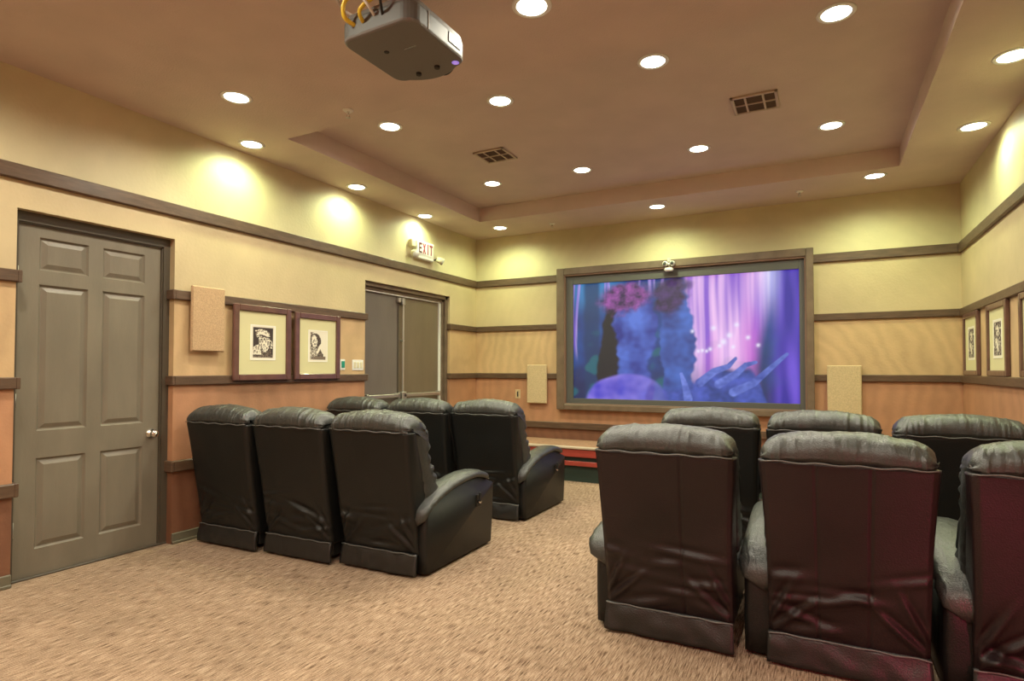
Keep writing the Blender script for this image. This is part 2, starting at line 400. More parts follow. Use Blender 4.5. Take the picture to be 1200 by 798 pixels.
rod.box(x2 + .001, x2 + .06, ym + .0, ym + .075, .90, .99, .006)
lp(rod.build('vertical_rod', 'steel', root))
bar = MB().box(x2 + .03, x2 + .06, ym + .03, D2[1] - .16, .93, .97, .006); bar.box(x2, x2 + .06, D2[1] - .17, D2[1] - .14, .92, .98, .004)
lp(bar.build('push_bar', 'steel', root))
bar = MB().box(x2 + .03, x2 + .06, D2[0] + .09, ym - .05, .93, .97, .006); bar.box(x2, x2 + .06, D2[0] + .08, D2[0] + .11, .92, .98, .004); bar.box(x2, x2 + .06, ym - .07, ym - .04, .92, .98, .004)
lp(bar.build('push_bar', 'steel', root))

# ================================================================== DOWNLIGHTS
def downlight_proto():
    r = thing('downlight', '', 'light')
    MB().lathe([(.072, -.001), (.074, -.006), (.092, -.005), (.097, -.0005), (.090, -.0002)], n=32).build('trim_ring', 'white', r, True)
    MB().lathe([(.0, -.0035), (.04, -.0045), (.0735, -.0025), (.0735, -.001), (0, -.001)], n=32).build('lens', 'bulb', r, True)
    return r
dl = None
def add_downlight(x, y, z, label, power=1.0, vis=True, group='recessed ceiling downlights'):
    global dl
    if dl is None: dl = o = downlight_proto()
    else: o = dup(dl)
    o.location = (x, y, z); tag(o, label, 'light', group)
    if o is not dl:
        for c in list(o.children):
            if c.type == 'LIGHT': bpy.data.objects.remove(c)
    ld = bpy.data.lights.new('downlight_lamp', 'SPOT'); ld.energy = LAMP_POWER * power; ld.color = WASH_COLOR if (x < -3.8 or x > .95 or y > 6.0) else LAMP_COLOR
    ld.spot_size = math.radians(164); ld.spot_blend = .75; ld.shadow_soft_size = .06
    lo = bpy.data.objects.new('lamp', ld); COL.objects.link(lo); lo.parent = o; lo.location = (0, 0, -.015)
    return o
for x, y, lb, pw in [
    (-3.295, 2.485, 'round downlight in the lower ceiling nearest above the six-panel door', 1),
    (-3.881, 3.066, 'round downlight close to the left wall above the two framed prints', .6),
    (-3.903, 4.254, 'round downlight close to the left wall just before the double doors', .6),
    (-3.957, 5.422, 'round downlight close to the left wall directly above the exit sign', .55),
    (-3.473, 6.307, 'round downlight in the far left corner of the ceiling before the screen wall', .8),
    (-1.530, 6.248, 'round downlight in the ceiling directly above the middle of the screen', .8),
    (.444, 6.151, 'round downlight in the ceiling between the screen and the far right corner', .8),
    (.983, 5.219, 'round downlight close to the right wall above the framed prints', .6),
    (.961, 4.138, 'round downlight close to the right wall at the right edge of the photo', .6),
    (-1.209, 2.506, 'round downlight cut by the top edge of the photo, right of the projector', 1)]:
    add_downlight(x, y, ZC, lb, pw)
for x, y, lb in [
    (.091, 3.546, 'round downlight in the raised ceiling near the top right of the photo'),
    (-.900, 3.588, 'round downlight in the raised ceiling, first one left of the larger air vent'),
    (-1.993, 3.618, 'round downlight in the raised ceiling just beyond the front of the projector'),
    (-2.97, 3.605, 'round downlight in the raised ceiling at its near left corner'),
    (.090, 5.178, 'round downlight in the raised ceiling at its far right corner'),
    (-.911, 5.198, 'round downlight in the raised ceiling above the right half of the screen'),
    (-1.997, 5.243, 'round downlight in the raised ceiling above the left half of the screen'),
    (-2.958, 5.208, 'round downlight in the raised ceiling at its far left corner')]:
    add_downlight(x, y, ZT, lb)
for x, y, lb in [(-3.3, 1.2, 'left wall side, first row behind the camera view'), (-1.9, 1.2, 'middle left, just outside the top of the view'), (-.5, 1.2, 'middle right, just outside the top of the view'),  # unseen lamps added for light behind the view; last two brighten the red wall
                 (-3.3, -.2, 'left wall side, level with the camera'), (-1.9, -.2, 'middle left, level with the camera'), (-.5, -.2, 'nearly over the camera'),
                 (.9, .7, 'right wall side, beside the camera'), (-2.6, -1.4, 'left of the maroon rear wall'), (.6, -1.5, 'added to brighten the red rear wall, right end'), (-.6, -1.5, 'added to brighten the red rear wall, middle')]:
    add_downlight(x, y, ZC, 'unseen rear ceiling downlight: ' + lb, 1.0, group='unseen rear ceiling downlights')

# ------------------------------------------------------------------ sprinklers and vents
def sprinkler(x, y, z, lb):
    r = thing('fire_sprinkler', lb, 'sprinkler', (x, y, z), 0, 'ceiling sprinklers')
    MB().lathe([(.0, -.001), (.036, -.001), (.036, -.004), (.024, -.012), (.012, -.012), (0, -.012)], n=24).build('escutcheon', 'white', r, True)
    s = MB().cyl((0, 0, -.01), (0, 0, -.03), .009); s.tube([(.0, 0, -.028), (.014, 0, -.034), (.012, 0, -.046), (0, 0, -.052)], .0025, 6); s.tube([(.0, 0, -.028), (-.014, 0, -.034), (-.012, 0, -.046), (0, 0, -.052)], .0025, 6)
    s.build('stem', 'chrome', r, True)
    MB().lathe([(0, -.054), (.006, -.054), (.017, -.052), (.017, -.0505), (0, -.0505)], n=16).build('deflector', 'steel', r)
sprinkler(-2.793, 2.957, ZC, 'white ceiling sprinkler in the lower ceiling left of the projector')
sprinkler(-.167, 6.346, ZC, 'small ceiling sprinkler above the right end of the screen frame')
sprinkler(-2.82, 6.407, ZC, 'small ceiling sprinkler above the left end of the screen frame')
def vent(x0, x1, y0, y1, lb):
    cx, cy = (x0 + x1) / 2, (y0 + y1) / 2; a, b_ = (x1 - x0) / 2, (y1 - y0) / 2
    r = thing('air_vent', lb, 'vent', (cx, cy, ZT), 0, 'ceiling air vents')
    MB().box(-a + .01, a - .01, -b_ + .01, b_ - .01, -.003, -.0005).build('backing', 'vent_dark', r)
    f = MB(); t = .022
    for q in ((-a, a, -b_, -b_ + t), (-a, a, b_ - t, b_), (-a, -a + t, -b_, b_), (a - t, a, -b_, b_)): f.box(*q, -.014, -.0008, .003)
    f.build('vent_frame', 'vent', r)
    for xx in (-a * .38, a * .38): MB().box(xx - .007, xx + .007, -b_ + t, b_ - t, -.012, -.001, .002).build('divider', 'vent', r)
    MB().box(-a + t, a - t, -.006, .006, -.0115, -.001, .002).build('divider', 'vent', r)
    nb = 9
    for k in range(nb):                                    # angled louvre blades
        yy = -b_ + t + (2 * b_ - 2 * t) * (k + .5) / nb
        MB().add([(-a + t, yy - .008, -.003), (a - t, yy - .008, -.003), (a - t, yy + .004, -.010), (-a + t, yy + .004, -.010),
                  (-a + t, yy - .007, -.002), (a - t, yy - .007, -.002), (a - t, yy + .005, -.009), (-a + t, yy + .005, -.009)],
                 [(0, 1, 2, 3), (7, 6, 5, 4), (0, 4, 5, 1), (2, 6, 7, 3), (1, 5, 6, 2), (0, 3, 7, 4)]).build('louvre', 'vent_dark', r)
vent(-.548, -.242, 4.325, 4.625, 'larger looking square air vent right of centre in the raised ceiling')
vent(-2.69, -2.39, 4.38, 4.665, 'smaller looking square air vent left of centre in the raised ceiling')

# ================================================================== SCREEN
def lerp(a, b_, t): return a + (b_ - a) * t
def mix(c, d, t): t = max(0, min(1, t)); return tuple(lerp(a, b_, t) for a, b_ in zip(c, d))
def sm(a, b_, x):
    t = max(0, min(1, (x - a) / (b_ - a))); return t * t * (3 - 2 * t)
def lin(c): return tuple(((v / 255 + .055) / 1.055) ** 2.4 if v > 10 else v / 255 / 12.92 for v in c)
def painting(name, nu, nv, fn, m, origin, du, dv, parent):
    v = []; f = []; cols = []
    O, DU, DV = Vector(origin), Vector(du), Vector(dv)
    for j in range(nv + 1):
        for i in range(nu + 1): v.append(O + DU * (i / nu) + DV * (j / nv))
    for j in range(nv):
        for i in range(nu): a = j * (nu + 1) + i; f.append((a, a + 1, a + nu + 2, a + nu + 1))
    o = obj(name, v, f, m, parent)
    at = o.data.color_attributes.new('paint', 'FLOAT_COLOR', 'POINT')
    buf = []
    for j in range(nv + 1):
        for i in range(nu + 1): buf += [*fn(i / nu, j / nv), 1.0]
    at.data.foreach_set('color', buf)
    return o
NZ = lambda x, y, z=0: noise.noise(Vector((x, y, z)))
def ell(u, v, cu, cv, ru, rv, rot=0, soft=.15):
    du, dv = u - cu, (v - cv) * .555; c, s = math.cos(rot), math.sin(rot)
    a, b_ = du * c + dv * s, -du * s + dv * c
    return 1 - sm(1 - soft, 1 + soft, math.hypot(a / ru, b_ / rv))
def shade(c0, c1, u, v, k, z):
    return mix(c0, c1, .5 + .75 * NZ(u * k, v * k * .6, z) + .3 * NZ(u * k * 3, v * k * 2, z + 1))
def limb(u, v, pts, w0, w1):
    """distance mask of a tapering root or branch"""
    best = 0
    for i in range(len(pts) - 1):
        (a0, b0), (a1, b1) = pts[i], pts[i + 1]
        dx, dy = a1 - a0, (b1 - b0) * .555; t = max(0, min(1, ((u - a0) * dx + (v - b0) * .555 * dy) / (dx * dx + dy * dy)))
        d = math.hypot(u - a0 - dx * t, (v - b0) * .555 - dy * t); wd = lerp(w0, w1, (i + t) / (len(pts) - 1))
        best = max(best, 1 - sm(wd * .7, wd, d))
    return best
def screen_fn(u, v):
    """generic glowing woodland: hanging pink and violet strands behind, dark blue boulders, roots and undergrowth before"""
    k = NZ(u * 2, v * 1.2, 5) * .02
    col = shade(lin((26, 44, 110)), lin((38, 92, 165)), u, v, 7, 2)
    col = mix(col, lin((70, 150, 205)), (1 - sm(.05, .2, math.hypot(u - .11, (v - .98) * .6))) * .8)
    col = mix(col, lin((24, 34, 88)), sm(.45, 0, v) * .8)
    col = mix(col, lin((20, 62, 110)), (sm(.05, .075, u + .02 * NZ(1, v * 5)) * (1 - sm(.125, .15, u))) * .8)
    st = .5 + .9 * NZ((u + k) * 34, v * 1.3, 1) + .35 * NZ((u + k) * 80, v * 1.5, 3)
    pink = mix(lin((150, 105, 215)), lin((245, 205, 248)), st)
    pink = mix(pink, lin((215, 125, 220)), max(0, NZ(u * 9, v * 1.1, 8)) * 1.8)
    rp = sm(.45, .56, u) * (1 - sm(.86, .92, u + .06 * sm(1, .2, v)))
    col = mix(col, pink, rp * (.96 - .45 * sm(.4, .05, v)))
    col = mix(col, mix(lin((150, 150, 235)), lin((225, 225, 255)), st), sm(.82, .90, u) * sm(.50, .95, v) * (1 - sm(.955, .97, u)) * .9)
    vio = mix(lin((58, 42, 165)), lin((120, 92, 215)), .3 + NZ(u * 26, v * 2, 4))
    col = mix(col, vio, sm(.885, .955, u + .03 * (1 - v)))
    lp_ = mix(lin((130, 100, 205)), lin((215, 190, 245)), .5 + NZ(u * 60, v * 2, 9))
    for (uu, ww, v0) in ((.012, .010, .30), (.030, .008, .42), (.155, .004, .72), (.172, .006, .6), (.195, .004, .78), (.335, .006, .86), (.37, .010, .80), (.41, .007, .84), (.44, .008, .74)):
        col = mix(col, lp_, (1 - sm(ww * .5, ww * 1.2, abs(u - uu - .012 * math.sin(v * 5 + uu * 60)))) * sm(v0, v0 + .2, v) * .8)
    g = sm(.05, .38, NZ(u * 13, v * 9, 11)) * (1 - sm(.35, .75, v)) * (1 - sm(.45, .6, u) * .85)
    col = mix(col, lin((30, 120, 130)), g * .7)
    # tall mossy boulders with bushes growing on them
    w1 = .012 * NZ(v * 7, u * 5, 3) + .006 * NZ(v * 22, u * 9, 4)
    col = mix(col, lin((26, 18, 44)), ell(u + w1, v, .185, .33, .052, .32, -.10))
    col = mix(col, shade(lin((46, 66, 140)), lin((82, 122, 205)), u, v, 12, 6), ell(u + w1 * 2, v, .505, .42, .075, .36, .05, .1))
    col = mix(col, shade(lin((38, 24, 66)), lin((92, 58, 130)), u, v, 26, 21), ell(u + w1 * 3 + .012 * NZ(v * 30, u * 40, 5), v + w1 * 3, .475, .86, .07, .085, -.3, .3))
    rk = shade(lin((42, 52, 145)), lin((98, 130, 218)), u, v, 11, 7)
    col = mix(col, rk, ell(u + w1 * 2, v, .30, .20, .070, .34, 0))
    col = mix(col, rk, ell(u + w1 * 2, v + w1 * 2, .312, .60, .098, .20, 0, .1))
    col = mix(col, shade(lin((58, 30, 88)), lin((165, 90, 175)), u, v, 30, 12), ell(u + w1 * 2, v + w1 * 4 + .03 * NZ(u * 40, v * 25, 8), .265, .86, .125, .065, .15, .3))
    col = mix(col, shade(lin((84, 76, 205)), lin((170, 152, 238)), u, v, 9, 31), ell(u, v + w1, .27, -.02, .20, .13, 0, .06) * (.6 + .4 * sm(.45, .1, u)))
    # roots and undergrowth rising to the right
    ridge = .09 + .17 * sm(.47, .74, u) + .03 * NZ(u * 18, 2) - .42 * sm(.80, .93, u)
    gr = shade(lin((30, 62, 130)), lin((88, 108, 205)), u, v, 16, 13)
    col = mix(col, gr, (1 - sm(ridge - .03, ridge + .03, v)) * sm(.42, .48, u))
    for pts in ([(.60, .15), (.66, .24), (.72, .28), (.75, .34)], [(.68, .14), (.75, .22), (.79, .29), (.83, .31)], [(.74, .08), (.82, .15), (.89, .27), (.95, .37)], [(.55, .02), (.535, .14), (.52, .22)]):
        col = mix(col, shade(lin((62, 84, 170)), lin((125, 145, 225)), u, v, 20, 14), limb(u, v, pts, .022, .008))
    gl = 0
    for (a0, b0, r0) in ((.595, .40, 1), (.612, .405, 1), (.63, .40, .8), (.645, .415, 1.1), (.70, .47, 2.6), (.725, .52, 2), (.66, .58, 1.6), (.755, .60, 1.4), (.57, .56, 1), (.80, .50, 1.2), (.685, .44, 1.2), (.84, .44, .9), (.74, .43, 1)):
        gl = max(gl, math.exp(-((u - a0) ** 2 + ((v - b0) * .555) ** 2) / (.00006 * r0)))
    col = tuple(max(0, c) ** 1.18 for c in col)
    return mix(col, lin((235, 230, 255)), gl * .9)
sc = thing('projection_screen', 'wide wood-framed screen on the far wall showing a blue and violet woodland', 'screen', (-1.47, YB, 0))
SY = 6.68
so = Vector(sc.location)
def LPs(o): o.location = -so; return o
def framebars(x0, x1, z0, z1, tx0, tx1, tz0, tz1, ya, yb, bev=.006):
    """four mitred-looking bars"""
    out = []
    for q in ((x0, x0 + tx0, z0, z1), (x1 - tx1, x1, z0, z1), (x0 + tx0, x1 - tx1, z1 - tz1, z1), (x0 + tx0, x1 - tx1, z0, z0 + tz0)):
        out.append(MB().box(q[0], q[1], ya, yb, q[2], q[3], bev))
    return out
for b_ in framebars(SF[0], SF[1], .751, 2.482, .098, .072, .066, .084, SY, YB - .001): LPs(b_.build('frame_bar', 'screen_frame', sc))
for b_ in framebars(SF[0] + .094, SF[1] - .070, .815, 2.402, .02, .014, .014, .02, SY + .012, YB - .001, .003): LPs(b_.build('inner_reveal', 'reveal', sc))
for b_ in framebars(SF[0] + .112, SF[1] - .080, .822, 2.39, .09, .055, .068, .11, SY + .045, YB - .001, .003): LPs(b_.build('masking_border', 'border', sc))
LPs(MB().box(-2.72, -.16, YB - .012, YB - .0011, .86, 2.31).build('screen_panel', 'border', sc))
LPs(painting('screen_picture', 280, 154, screen_fn, 'screen', (-2.697, YB - .0135, .885), (2.513, 0, 0), (0, 0, 1.40), sc))

# small clamp-on device on top of the frame
wc = thing('clip_camera', 'small black and white clip-on camera on the top edge of the screen frame', 'camera', (-1.50, SY - .002, 2.40))
MB().box(-.05, .05, -.045, 0, -.055, -.015, .012).build('clamp', 'white', wc)
MB().cyl((0, -.022, -.02), (0, -.022, .05), .011).build('stem', 'chrome', wc, True)
for s in (-1, 1):
    MB().lathe([(0, -.062), (.018, -.060), (.028, -.045), (.03, -.02), (.022, -.004), (0, 0)], (s * .040, 0, .030), 16, 'y').build('lamp_head', 'white', wc, True)
    MB().lathe([(0, -.066), (.016, -.066), (.019, -.061), (0, -.060)], (s * .040, 0, .030), 16, 'y').build('lens', 'black', wc, True)
MB().box(-.02, .02, -.03, -.01, .05, .095, .006).build('sensor', 'steel', wc)

# ================================================================== STAGE under the screen
st = thing('low_stage', 'low red wooden stage with pale nosing running along the wall below the screen', 'stage', (-1.46, 6.4, 0))
stl = Vector(st.location)
def LPt(o): o.location = -stl; return o
yf = 6.10
LPt(MB().box(XL + .03, XR - .03, yf + .03, YB - .035, .36, .386).build('deck', 'stage_top', st))
LPt(MB().box(XL + .03, XR - .03, yf - .012, yf + .03, .362, .390, .006).build('nosing', 'stage_edge', st))
LPt(MB().box(XL + .03, XR - .03, yf, yf + .03, .275, .355, .003).build('fascia', 'stage_red', st))
LPt(MB().box(XL + .03, XR - .03, yf + .035, yf + .06, .0, .36).build('riser_back', 'toe', st))
LPt(MB().box(XL + .03, XR - .03, yf - .005, yf + .03, .178, .228, .004).build('lower_rail', 'stage_red', st))

# ================================================================== WALL FURNITURE
def wall_panel(x, y, z0, z1, w, d, face, m, lb, grp):
    r = thing('wall_speaker', lb, 'speaker', (x, y, z0), 0, grp)
    h = z1 - z0
    if face == 'L':
        MB().box(0, d * .8, -w / 2, w / 2, 0, h, .006).build('cabinet', m, r); MB().box(d * .8 + .0006, d, -w / 2 + .006, w / 2 - .006, .006, h - .006, .004).build('grille', m, r)
    else:
        MB().box(-w / 2, w / 2, -d * .8, 0, 0, h, .006).build('cabinet', m, r); MB().box(-w / 2 + .006, w / 2 - .006, -d, -d * .8 - .0006, .006, h - .006, .004).build('grille', m, r)
wall_panel(XL + .0305, 2.835, 1.37, 1.852, .27, .025, 'L', 'fabric', 'tan cloth-covered speaker on the left wall between door and framed prints', 'cloth wall speakers')
wall_panel(-3.165, YB - .0305, .815, 1.30, .272, .03, 'B', 'fabric2', 'pale cloth-covered wall speaker on the far wall to the left of the screen', 'cloth wall speakers')
wall_panel(.205, YB - .0305, .79, 1.285, .30, .03, 'B', 'fabric2', 'tan cloth-covered wall speaker on the far wall to the right of the screen', 'cloth wall speakers')

INK = lin((58, 45, 42)); INK2 = lin((120, 105, 92)); PAP = lin((232, 225, 205))
def P(u, v, cu, cv, ru, rv, rot=0):
    du, dv = u - cu, (v - cv) * 1.2; c, s = math.cos(rot), math.sin(rot); a, b_ = du * c + dv * s, -du * s + dv * c
    return (a / ru) ** 2 + (b_ / rv) ** 2 < 1
def border(u, v, a=.07, b_=.05): return u < a or u > 1 - a or v < b_ or v > 1 - b_
def man(u, v):
    if border(u, v): return PAP
    h = NZ(u * 22, v * 22, 1)
    c = INK
    if P(u, v, .30, .18, .30, .30): c = PAP if h > -.12 else INK2
    if P(u, v, .62, .25, .20, .34, .4): c = INK2 if h > .1 else INK
    if P(u, v, .50, .56, .19, .24): c = PAP if h > -.05 else INK2
    if P(u, v, .62, .43, .15, .28, -.3): c = PAP if h > -.2 else INK
    if P(u, v, .80, .48, .10, .20, .4): c = PAP if h > 0 else INK
    if P(u, v, .52, .80, .26, .12, -.25): c = PAP if h > -.1 else INK2
    if P(u, v, .48, .77, .34, .045, -.3): c = PAP
    if P(u, v, .52, .70, .22, .03, -.25): c = INK
    if P(u, v, .44, .60, .035, .03) or P(u, v, .57, .60, .035, .03): c = INK
    if P(u, v, .27, .76, .08, .12): c = PAP if h > 0 else INK2
    if v < .13: c = INK2 if h > -.1 else INK
    return c
def woman(u, v):
    if border(u, v): return PAP
    h = NZ(u * 20 + 4, v * 20, 6)
    c = PAP if (u > .72 and v > .45) else (PAP if h > .25 else INK2 if u < .25 else PAP)
    if P(u, v, .36, .66, .30, .32, .3): c = INK if h > -.25 else INK2
    if P(u, v, .30, .66, .16, .26, .15): c = PAP if h > -.3 else INK2
    if P(u, v, .27, .68, .035, .025) or P(u, v, .38, .67, .035, .025): c = INK
    if P(u, v, .33, .56, .06, .018): c = INK
    if P(u, v, .50, .22, .30, .34, .2): c = INK2 if h > 0 else INK
    if P(u, v, .25, .28, .22, .24, .5): c = INK if h > .12 else PAP if h > -.1 else INK2
    if P(u, v, .55, .40, .06, .22, -.5) or P(u, v, .70, .38, .05, .2, .5): c = PAP
    if v < .16 and u > .25: c = INK2
    return c
def figure(u, v):
    if border(u, v, .05, .04): return PAP
    h = NZ(u * 16, v * 16, 9); c = PAP if h > .3 else INK2 if h > .05 else INK
    if P(u, v, .5, .72, .2, .18): c = PAP if h > -.2 else INK
    if P(u, v, .5, .36, .3, .3): c = INK if h > -.1 else PAP
    if P(u, v, .45, .34, .10, .26, .6): c = PAP
    return c
def picture(face, y0, y1, z0, z1, fn, lb, grp, pw=.23, ph=.27):
    cy, cz = (y0 + y1) / 2, z0; w = (y1 - y0) / 2; h = z1 - z0; s = 1 if face == 'L' else -1
    x = XL + .031 if face == 'L' else XR - .001
    r = thing('framed_print', lb, 'picture', (x, cy, cz), 0, grp)
    t = .05 if face == 'L' else .042; d = .028
    def bx(a0, a1, b0, b1, d0, d1, bev=.005): return MB().box(s * d0, s * d1, a0, a1, b0, b1, bev)
    for q in ((-w, -w + t, 0, h), (w - t, w, 0, h), (-w + t, w - t, h - t, h), (-w + t, w - t, 0, t)): bx(*q, 0, d).build('frame_bar', 'frame', r)
    bx(-w + t - .003, w - t + .003, t - .003, h - t + .003, .001, .012, 0).build('mat_board', 'matb', r)
    pz = h / 2 + .005
    # u must run left to right as seen
    yy0 = -pw / 2 if face == 'L' else pw / 2
    dirn = pw if face == 'L' else -pw
    painting('print', 46, 56, fn, 'print', (s * .0135, yy0, pz - ph / 2), (0, dirn, 0), (0, 0, ph), r)
    e = MB()
    for q in ((-pw / 2 - .008, -pw / 2, pz - ph / 2 - .008, pz + ph / 2 + .008), (pw / 2, pw / 2 + .008, pz - ph / 2 - .008, pz + ph / 2 + .008), (-pw / 2, pw / 2, pz + ph / 2, pz + ph / 2 + .008), (-pw / 2, pw / 2, pz - ph / 2 - .008, pz - ph / 2)):
        e.box(s * .0115, s * .0145, q[0], q[1], q[2], q[3])
    e.build('bevelled_edge', 'paper', r)
picture('L', 3.045, 3.605, 1.150, 1.755, man, 'framed print of a person in a brimmed hat on the left wall', 'prints on the left wall')
picture('L', 3.650, 4.190, 1.150, 1.740, woman, 'framed print of a person with a head scarf beside the light switch', 'prints on the left wall', .215, .27)
picture('R', 6.055, 6.605, 1.194, 1.736, figure, 'framed dark ink print on the right wall, the one nearest the far corner', 'prints on the right wall', .22, .27)
picture('R', 5.205, 5.755, 1.194, 1.736, figure, 'framed dark ink print on the right wall, second from the far corner', 'prints on the right wall', .22, .27)
picture('R', 4.355, 4.905, 1.194, 1.736, woman, 'framed print on the right wall cut by the right edge of the photo', 'prints on the right wall', .22, .27)

# switches, outlet, plates
r = thing('control_plate', 'small white wall plate with green cover beside the second print on the left wall', 'switch', (XL, 4.272, 1.285))
MB().box(0, .006, -.035, .035, -.052, .052, .002).build('plate', 'white', r); MB().box(.0062, .011, -.016, .028, -.030, .034, .002).build('green_cover', 'green', r)
r = thing('light_switch', 'wide white light switch plate on the left wall beside the double doors', 'switch', (XL, 4.485, 1.282))
MB().box(0, .006, -.078, .078, -.052, .052, .002).build('plate', 'white', r)
for q in (-.045, 0, .045): MB().box(.0062, .011, q - .015, q + .015, -.030, .030, .002).build('rocker', 'cream', r)
r = thing('wall_outlet', 'wall outlet in a tan plate left of the pale speaker on the far wall', 'outlet', (-3.456, YB, .925))
MB().box(-.036, .036, -.006, 0, -.057, .057, .002).build('plate', 'fabric2', r); MB().box(-.010, .010, -.010, -.0062, -.034, .034, .002).build('socket', 'black', r)

# exit sign with two emergency lamp heads
ex = thing('exit_sign', 'white exit sign with two emergency lamps above the double doors', 'sign', (XL, 5.54, 2.505))
MB().box(0, .06, -.165, .165, 0, .205, .008).build('sign_body', 'white', ex)
MB().box(.0605, .0635, -.150, .150, .045, .195, .002).build('face_plate', 'white', ex)
lt = {'E': [(0, 0, .2, 1), (.2, .82, .8, 1), (.2, .41, .7, .59), (.2, 0, .8, .18)], 'I': [(.28, 0, .5, 1)],
      'T': [(.3, 0, .5, .82), (0, .82, .8, 1)]}
def letter(chh, y, z, w, h, m):
    b_ = MB()
    if chh == 'X':
        for s in (0, 1):
            p = [(y + w * .0, z), (y + w * .24, z), (y + w * .8, z + h), (y + w * .56, z + h)]
            if s: p = [(2 * y + w * .8 - a, c) for a, c in reversed(p)]
            b_.prism(p, 0, .0638 + s * .0004, .0662 + s * .0004)
    else:
        for (a, c, d, e) in lt[chh]: b_.box(.0638, .0664, y + a * w, y + d * w, z + c * h, z + e * h)
    b_.build('letter', m, ex)
for i, chh in enumerate('EXIT'):
    letter(chh, -.136 + i * .071 - (.008 if i == 3 else 0), .062, .072, .118, 'dark_letter' if i < 1 else 'red_letter')
MB().box(0, .05, -.250, -.17, .12, .20, .006).build('battery_box', 'cream', ex)
for s in (-1, 1):
    a = MB().tube([(.03, s * .165, .03), (.05, s * .20, .03), (.06, s * .225, .05)], .009, 8); a.build('arm', 'black', ex, True)
    MB().cyl((.055, s * .235, .045), (.115, s * .262, .015), .030, 18, .046).build('lamp_head', 'cream', ex, True)
    MB().cyl((.1155, s * .262, .0148), (.119, s * .2635, .013), .040, 18).build('lamp_lens', 'white', ex, True)

# added unseen red lamp low on the right wall, tints the nearest row
al = thing('added_red_light', 'added unseen red lamp low on the right wall behind the nearer right row', 'light', (XR, 1.15, .42))
MB().box(-.012, 0, -.07, .07, -.045, .045, .003).build('plate', 'steel', al)
MB().box(-.016, -.0125, -.055, .055, -.030, .030, .002).build('added_red_lens', emis('added_red_glow', (1, .04, .05), 6.0), al)
ld = bpy.data.lights.new('added_red_lamp', 'SPOT'); ld.energy = 60; ld.color = (1, .07, .18); ld.spot_size = math.radians(58); ld.spot_blend = .9; ld.shadow_soft_size = .04
lo = bpy.data.objects.new('lamp', ld); COL.objects.link(lo); lo.parent = al; lo.location = (-.03, 0, 0)
lo.rotation_euler = (Vector((.42, 2.7, .22)) - Vector((XR - .03, 1.15, .42))).to_track_quat('-Z', 'Y').to_euler()

# ================================================================== PROJECTOR
pj = thing('ceiling_projector', 'grey projector with rounded corners hanging from the ceiling on a mount with cables', 'projector', (-1.575, 2.01, 2.60), math.radians(-1))
def rrect(hw, h0, h1, r, bulge=0, n=6):
    pts = []
    for (cx, cy, a0) in ((hw - r, h1 - r, 0), (-hw + r, h1 - r, 90), (-hw + r, h0 + r, 180), (hw - r, h0 + r, 270)):
        for k in range(n + 1):
            a = math.radians(a0 + 90 * k / n); pts.append((cx + r * math.cos(a), cy + r * math.sin(a)))
        if a0 == 0 and bulge:
            for q in (.8, .6, .4, .2, 0, -.2, -.4, -.6, -.8): pts.append(((hw - r) * q, h1 + bulge * (1 - q * q)))
    return pts
def stack(levels, base, name, m, par, smooth=True):
    n = len(base); v = []; f = []
    for (s, z) in levels:
        for (x, y) in base: v.append((x * s, y * s, z))
    for i in range(len(levels) - 1):
        for k in range(n): f.append((i * n + k, i * n + (k + 1) % n, (i + 1) * n + (k + 1) % n, (i + 1) * n + k))
    f += [tuple(range(n - 1, -1, -1)), tuple((len(levels) - 1) * n + k for k in range(n))]
    return obj(name, v, f, m, par, False)
base = rrect(.19, -.20, .20, .055, .045)
stack([(.955, .0), (.985, .004), (1, .012)], base, 'bottom_shell', 'proj', pj)
stack([(.996, .0125), (.998, .018), (.998, .075), (.985, .085)], base, 'side_band', 'proj_side', pj)
stack([(.985, .0855), (.96, .105), (.90, .112)], base, 'top_shell', 'proj', pj)
MB().lathe([(0, -.003), (.010, -.003), (.012, .0005), (0, .0005)], (-.06, -.05, 0), 14).build('foot', 'black', pj)
MB().lathe([(0, -.010), (.012, -.010), (.013, .0005), (0, .0005)], (.06, .15, 0), 14).build('foot', 'black', pj)
MB().lathe([(0, -.010), (.012, -.010), (.013, .0005), (0, .0005)], (-.05, .16, 0), 14).build('foot', 'black', pj)
MB().box(.02, .085, -.035, -.028, -.0015, .0005).build('latch_slot', 'chrome', pj)
MB().box(.186, .1925, .05, .14, .03, .075, .003).build('exhaust_grille', 'black', pj)
MB().box(.186, .1915, -.09, -.086, .012, .085).build('panel_seam', 'chrome', pj)
MB().lathe([(0, -.0025), (.016, -.0025), (.017, .0005), (0, .0005)], (.150, .163, .001), 18).build('status_light', 'led', pj)
MB().lathe([(.0, .0), (.046, .0), (.050, .012), (.040, .022), (.038, .010), (0, .006)], (.05, .225, .05), 24, 'y').build('lens', 'black', pj, True)
mt = MB().cyl((.0, 0, .110), (0, 0, .34), .022, 16); mt.box(-.09, .09, -.07, .07, .112, .122, .003); mt.lathe([(0, .366), (.07, .366), (.07, .377), (0, .377)], n=24)
for sx in (-1, 1):
    for sy in (-1, 1): mt.box(sx * .09 - .009, sx * .09 + .009, sy * .085 - .05, sy * .085 + .05, .112, .119, .002)
mt.cyl((0, 0, .34), (0, 0, .37), .03, 16); mt.build('ceiling_mount', 'steel', pj)
